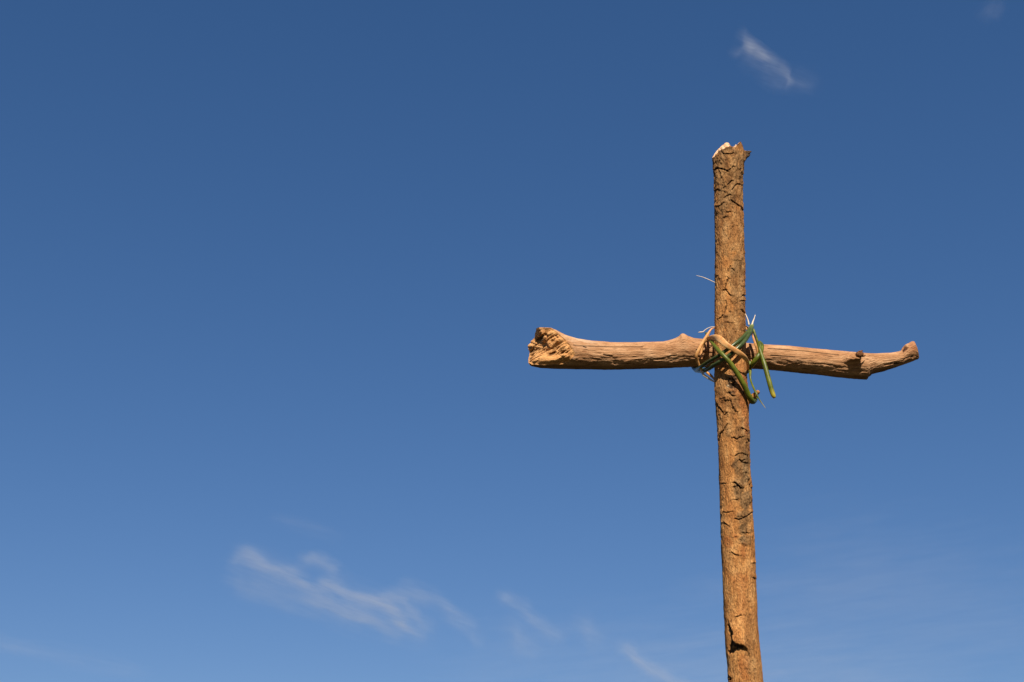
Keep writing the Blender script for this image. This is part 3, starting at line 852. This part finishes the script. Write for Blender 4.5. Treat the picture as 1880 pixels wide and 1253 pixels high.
# bleached tips and folds at the right
strand('bleached_tip', [(1367.8, 575, 0.010, 0.8), (1370.5, 581, 0.012, 1.5), (1373.5, 589, 0.012, 2.3), (1375.2, 597, 0.012, 2.6)], M_CREAM, lash, 20, 8, 0.5)
strand('bleached_tip', [(1386.6, 578.5, 0.012, 1.2), (1384.6, 585, 0.012, 1.7), (1382, 592, 0.012, 2.8), (1380.4, 598, 0.012, 3.0)], M_CREAM, lash, 20, 8, 0.5)
strand('dried_leaf', [(1366, 600, -0.010, 5), (1371, 602.5, 0.000, 6.5), (1376, 608, 0.004, 5)], M_DRY, lash, 16, 10, 0.35)
strand('dried_leaf', [(1380, 611, -0.002, 2.0), (1383, 620, 0.002, 3.6), (1387, 632, 0.002, 4.4), (1390, 642, -0.002, 4.2), (1391.5, 652, -0.006, 3), (1390, 664, -0.008, 2.6), (1384, 672, -0.014, 2.6), (1377.5, 678.5, -0.022, 2.2)], M_DRY, lash, 44, 10, 0.4, 0.1)
strand('dark_stem_end', [(1369, 688, 0.004, 3), (1371.5, 684.5, 0.006, 4.4), (1375, 681.5, 0.0, 4)], M_DGREEN, lash, 14, 10, 0.8)


# ------------------------------------------------------------------ clouds: thin ice cloud kilometres away, each a body of its own
def cloud(name, label, filaments, dist=5200.0, thick=150.0, dens=0.0042, seed=1, streak=5.0, fine=0.75, wide=1.4):
    """filaments: (points (x px, y px, amount), half width px) on the sky; each is swept into one soft volume"""
    allp = np.array([p for f, _ in filaments for p in f], float)
    cx, cy = allp[:, 0].mean(), allp[:, 1].mean()
    w = ray(cx, cy)
    w /= np.linalg.norm(w)
    cen = CAM + w * dist
    i0, i1 = allp[np.argmin(allp[:, 0])], allp[np.argmax(allp[:, 0])]

    def tang(px, py):
        d = ray(px, py)
        d /= (d @ w)[..., None] if d.ndim > 1 else d @ w
        return d * dist + CAM - cen
    u = tang(i1[0], i1[1]) - tang(i0[0], i0[1])
    u /= np.linalg.norm(u)
    v = np.cross(w, u)
    v /= np.linalg.norm(v)
    fl = []
    for pts, hw in filaments:
        a = np.array(pts, float)
        t = tang(a[:, 0], a[:, 1])
        fl.append((t @ u, t @ v, a[:, 2] * 0.66, wide * hw / FPX * dist))
    lo = min(f[0].min() - 1.6 * f[3] for f in fl)
    hi = max(f[0].max() + 1.6 * f[3] for f in fl)
    NU, NA = 40, 20
    us = np.linspace(lo, hi, NU)
    vmin, vmax = np.full(NU, np.inf), np.full(NU, -np.inf)
    for fu, fv, fa, fw in fl:
        o_ = np.argsort(fu)
        for k, x in enumerate(us):
            if fu.min() - 1.6 * fw <= x <= fu.max() + 1.6 * fw:
                c = np.interp(x, fu[o_], fv[o_])
                e = max(fu.min() - x, x - fu.max(), 0) / (1.6 * fw)
                g = 1.9 * fw * math.sqrt(max(1 - e * e, 0.02))
                vmin[k], vmax[k] = min(vmin[k], c - g), max(vmax[k], c + g)
    an = np.linspace(0, 2 * np.pi, NA, endpoint=False)
    verts = []
    for k, x in enumerate(us):
        e = min(1.0, 4 * min(k + 0.4, NU - 0.6 - k) / NU)
        for a in an:
            verts.append((x, (vmin[k] + vmax[k]) / 2 + (vmax[k] - vmin[k]) / 2 * math.cos(a), thick * (0.35 + 0.65 * math.sqrt(e)) * math.sin(a)))
    faces = grid_faces(NU, NA).tolist()
    verts += [(lo, float(np.mean([vmin[0], vmax[0]])), 0), (hi, float(np.mean([vmin[-1], vmax[-1]])), 0)]
    faces += [[(j + 1) % NA, j, NU * NA] for j in range(NA)] + [[(NU - 1) * NA + j, (NU - 1) * NA + (j + 1) % NA, NU * NA + 1] for j in range(NA)]
    k = Nodes('ice_cloud')
    k.t.nodes.remove(k.b)
    vol = k.n('ShaderNodeVolumePrincipled')
    vol.inputs['Color'].default_value = (0.93, 0.96, 1.0, 1)
    vol.inputs['Anisotropy'].default_value = 0.0
    k.link(vol.outputs[0], k.out.inputs['Volume'])
    tc = k.n('ShaderNodeTexCoord').outputs['Object']
    px_m = dist / FPX                                                    # metres of one photo pixel out there
    mp = k.n('ShaderNodeMapping')
    mp.inputs['Scale'].default_value = (1 / (px_m * 40 * streak), 1 / (px_m * 40), 0.25 / thick)
    mp.inputs['Location'].default_value = (seed * 3.7, seed * 1.3, seed * 0.7)
    k.link(tc, mp.inputs[0])
    wn = k.n('ShaderNodeTexNoise')
    k.link(mp.outputs[0], wn.inputs['Vector'])
    wn.inputs['Scale'].default_value, wn.inputs['Detail'].default_value, wn.inputs['Roughness'].default_value = 1.6, 5.0, 0.55
    wsep = k.n('ShaderNodeSeparateColor')
    k.link(wn.outputs['Color'], wsep.inputs[0])
    sx = k.n('ShaderNodeSeparateXYZ')
    k.link(tc, sx.inputs[0])
    un = k.math('DIVIDE', k.math('SUBTRACT', sx.outputs[0], lo), hi - lo)
    un = k.math('ADD', un, k.math('MULTIPLY', k.math('SUBTRACT', wsep.outputs[0], 0.5), 0.06))
    total = None
    for fu, fv, fa, fw in fl:
        o_ = np.argsort(fu)
        fu, fv, fa = fu[o_], fv[o_], fa[o_]
        v0, v1 = fv.min() - 1, fv.max() + 1
        cc = k.n('ShaderNodeFloatCurve')
        ca = k.n('ShaderNodeFloatCurve')
        for node, val in ((cc, (fv - v0) / (v1 - v0)), (ca, fa)):
            X = (fu - lo) / (hi - lo)
            if node is ca:
                e = 1.5 * fw / (hi - lo)
                pts = [(0, 0), (max(X[0] - e, 0.001), 0)] + list(zip(X, val)) + [(min(X[-1] + e, 0.999), 0), (1, 0)]
            else:
                pts = [(0, val[0])] + list(zip(X, val)) + [(1, val[-1])]
            cm = node.mapping.curves[0]
            cm.points[0].location, cm.points[1].location = pts[0], pts[-1]
            for p in pts[1:-1]:
                cm.points.new(float(p[0]), float(p[1]))
            for p in cm.points:
                p.handle_type = 'AUTO_CLAMPED'
            node.mapping.update()
            k.link(un, node.inputs['Value'])
        c = k.math('MULTIPLY_ADD', cc.outputs[0], v1 - v0, v0)
        d = k.math('SUBTRACT', sx.outputs[1], c)
        d = k.math('ADD', d, k.math('MULTIPLY', k.math('SUBTRACT', wsep.outputs[1], 0.5), 2.6 * fw))
        d = k.math('DIVIDE', d, fw)
        g = k.math('EXPONENT', k.math('MULTIPLY', k.math('MULTIPLY', d, d), -1.0))
        g = k.math('MULTIPLY', g, ca.outputs[0])
        total = g if total is None else k.math('ADD', total, g)
    fil = k.math('MULTIPLY_ADD', k.math('SUBTRACT', wsep.outputs[2], 0.5), 4.0 * fine, 1.0, clamp=False)
    mp2 = k.n('ShaderNodeMapping')
    mp2.inputs['Scale'].default_value = (1 / (px_m * 16 * streak), 1 / (px_m * 9), 0.25 / thick)
    mp2.inputs['Rotation'].default_value = (0, 0, 0.22)
    k.link(tc, mp2.inputs[0])
    f2 = k.noise(mp2.outputs[0], 1.0, 4.0, 0.6, 0.6)
    fil = k.math('ADD', fil, k.math('MULTIPLY', k.math('SUBTRACT', f2, 0.5), 2.2 * fine))
    fil = k.math('MAXIMUM', fil, 0.12)
    wz = k.math('DIVIDE', sx.outputs[2], 0.45 * thick)
    gz = k.math('EXPONENT', k.math('MULTIPLY', k.math('MULTIPLY', wz, wz), -1.0))
    den = k.math('MULTIPLY', k.math('MULTIPLY', k.math('MULTIPLY', total, fil), gz), dens)
    k.link(den, vol.inputs['Density'])
    o = mesh_obj(name, verts, faces, k.m)
    from mathutils import Matrix
    o.matrix_world = Matrix(((u[0], v[0], w[0], cen[0]), (u[1], v[1], w[1], cen[1]), (u[2], v[2], w[2], cen[2]), (0, 0, 0, 1)))
    o['label'] = label
    o['category'] = 'cloud'
    o['group'] = 'thin white clouds in the blue sky'
    return o


cloud('wispy_cloud', 'small bright wisp of cloud high above the top of the cross',
      [([(1359, 62, .10), (1370.5, 76, .7), (1383, 87, 1.0), (1397, 98, .95), (1410.6, 109, .65), (1424.5, 117.5, .5), (1438, 126, .62), (1448, 138, .65), (1453, 151, .3)], 9),
       ([(1346, 95, .08), (1359.5, 93, .2), (1374, 90, .3)], 9),
       ([(1377, 109, .15), (1399.6, 123, .2), (1424, 142, .2), (1462, 146, .2), (1490, 152, .1), (1506, 155, .01)], 16)], seed=1, streak=3.0, wide=1.1, dens=0.005)
cloud('streaky_cloud', 'largest streaky white cloud, long and slanting, low in the sky well left of the cross',
      [([(430, 1019.5, .3), (452, 1021, .65), (477, 1032, .65), (502, 1043, .5), (529, 1051, .65), (551.5, 1062, .75), (573.6, 1076, .5), (601, 1093, .35), (643, 1115, .3), (684, 1140, .35), (726, 1167, .25)], 10),
       ([(587, 1064, .3), (609.6, 1070.6, .75), (629, 1083, .7), (648, 1095.5, .65), (670, 1102.5, .75), (695, 1109, .8), (717.5, 1123, .8), (737, 1140, .75), (751, 1153.6, .45), (775, 1166, .2)], 9),
       ([(656.6, 1093, .1), (706, 1093, .35), (728.5, 1096, .4), (748, 1115, .35), (767, 1131.5, .3), (789, 1151, .15)], 9),
       ([(557, 1026, .12), (584.7, 1026, .4), (601, 1034.7, .4), (618, 1046, .25)], 9),
       ([(440, 1030, .05), (500, 1060, .16), (580, 1085, .22), (660, 1118, .25), (720, 1138, .2), (790, 1165, .04)], 24),
       ([(430, 1057, .15), (452, 1076, .25), (496, 1090, .22), (540, 1104, .2), (590, 1109, .3), (629, 1126, .3), (656.6, 1137, .2)], 15),
       ([(739.6, 1075, .2), (767, 1087, .4), (795, 1098, .4), (817, 1115, .45), (833.6, 1131.5, .35), (864, 1153.6, .22), (884, 1178, .1)], 11)], seed=2, streak=4.0, dens=0.0054, wide=1.25)
cloud('wispy_cloud', 'thin slanting wisp of cloud low in the sky just right of the large streaky cloud',
      [([(916, 1092, .12), (935, 1100, .5), (958, 1111, .6), (977, 1132, .45), (998, 1150.6, .35), (1019, 1169, .3), (1033, 1179, .1)], 8),
       ([(936, 1148, .1), (958, 1181, .25), (980, 1194, .15)], 13), ([(1062, 1139, .1), (1082, 1162, .25), (1098, 1178, .15)], 13)], seed=3, streak=3.0)
cloud('wispy_cloud', 'short bright wisp of cloud at the bottom edge, left of the foot of the cross',
      [([(1138.5, 1186, .15), (1152.5, 1190.4, .6), (1171, 1211.5, .75), (1192, 1225.5, .7), (1213, 1237, .5), (1234, 1249, .35), (1262, 1260, .2)], 8.5)], seed=4, streak=3.0, dens=0.006, wide=1.25)
cloud('cloud_veil', 'broad faint milky veil of cloud along the bottom of the sky',
      [([(820, 1262, .05), (900, 1230, .12), (1050, 1232, .17), (1200, 1235, .26), (1400, 1235, .32), (1560, 1235, .30), (1720, 1245, .12)], 55),
       ([(1240, 1090, .04), (1400, 1074, .10), (1500, 1076, .09), (1620, 1085, .05)], 14),
       ([(1380, 1120, .05), (1520, 1080, .16), (1660, 1090, .18), (1790, 1110, .16), (1900, 1130, .10)], 70)], seed=5, streak=6.0, thick=260.0, dens=0.0024, fine=0.5)
cloud('wispy_cloud', 'barely visible thin streak of cloud just above the large streaky cloud',
      [([(508, 950, .06), (545, 962, .13), (585, 974, .12), (622, 987, .04)], 8)], seed=6)
cloud('wispy_cloud', 'barely visible puff of cloud in the upper right corner of the sky',
      [([(1808, 30, .05), (1820, 20, .14), (1830, 8, .12), (1836, -4, .08)], 10)], seed=7, streak=1.5)
cloud('wispy_cloud', 'long faint streak of cloud in the lower left corner of the sky',
      [([(-30, 1172, .1), (20, 1186, .2), (80, 1200, .12), (170, 1216, .12), (225, 1226, .13), (275, 1238, .03)], 10)], seed=8)
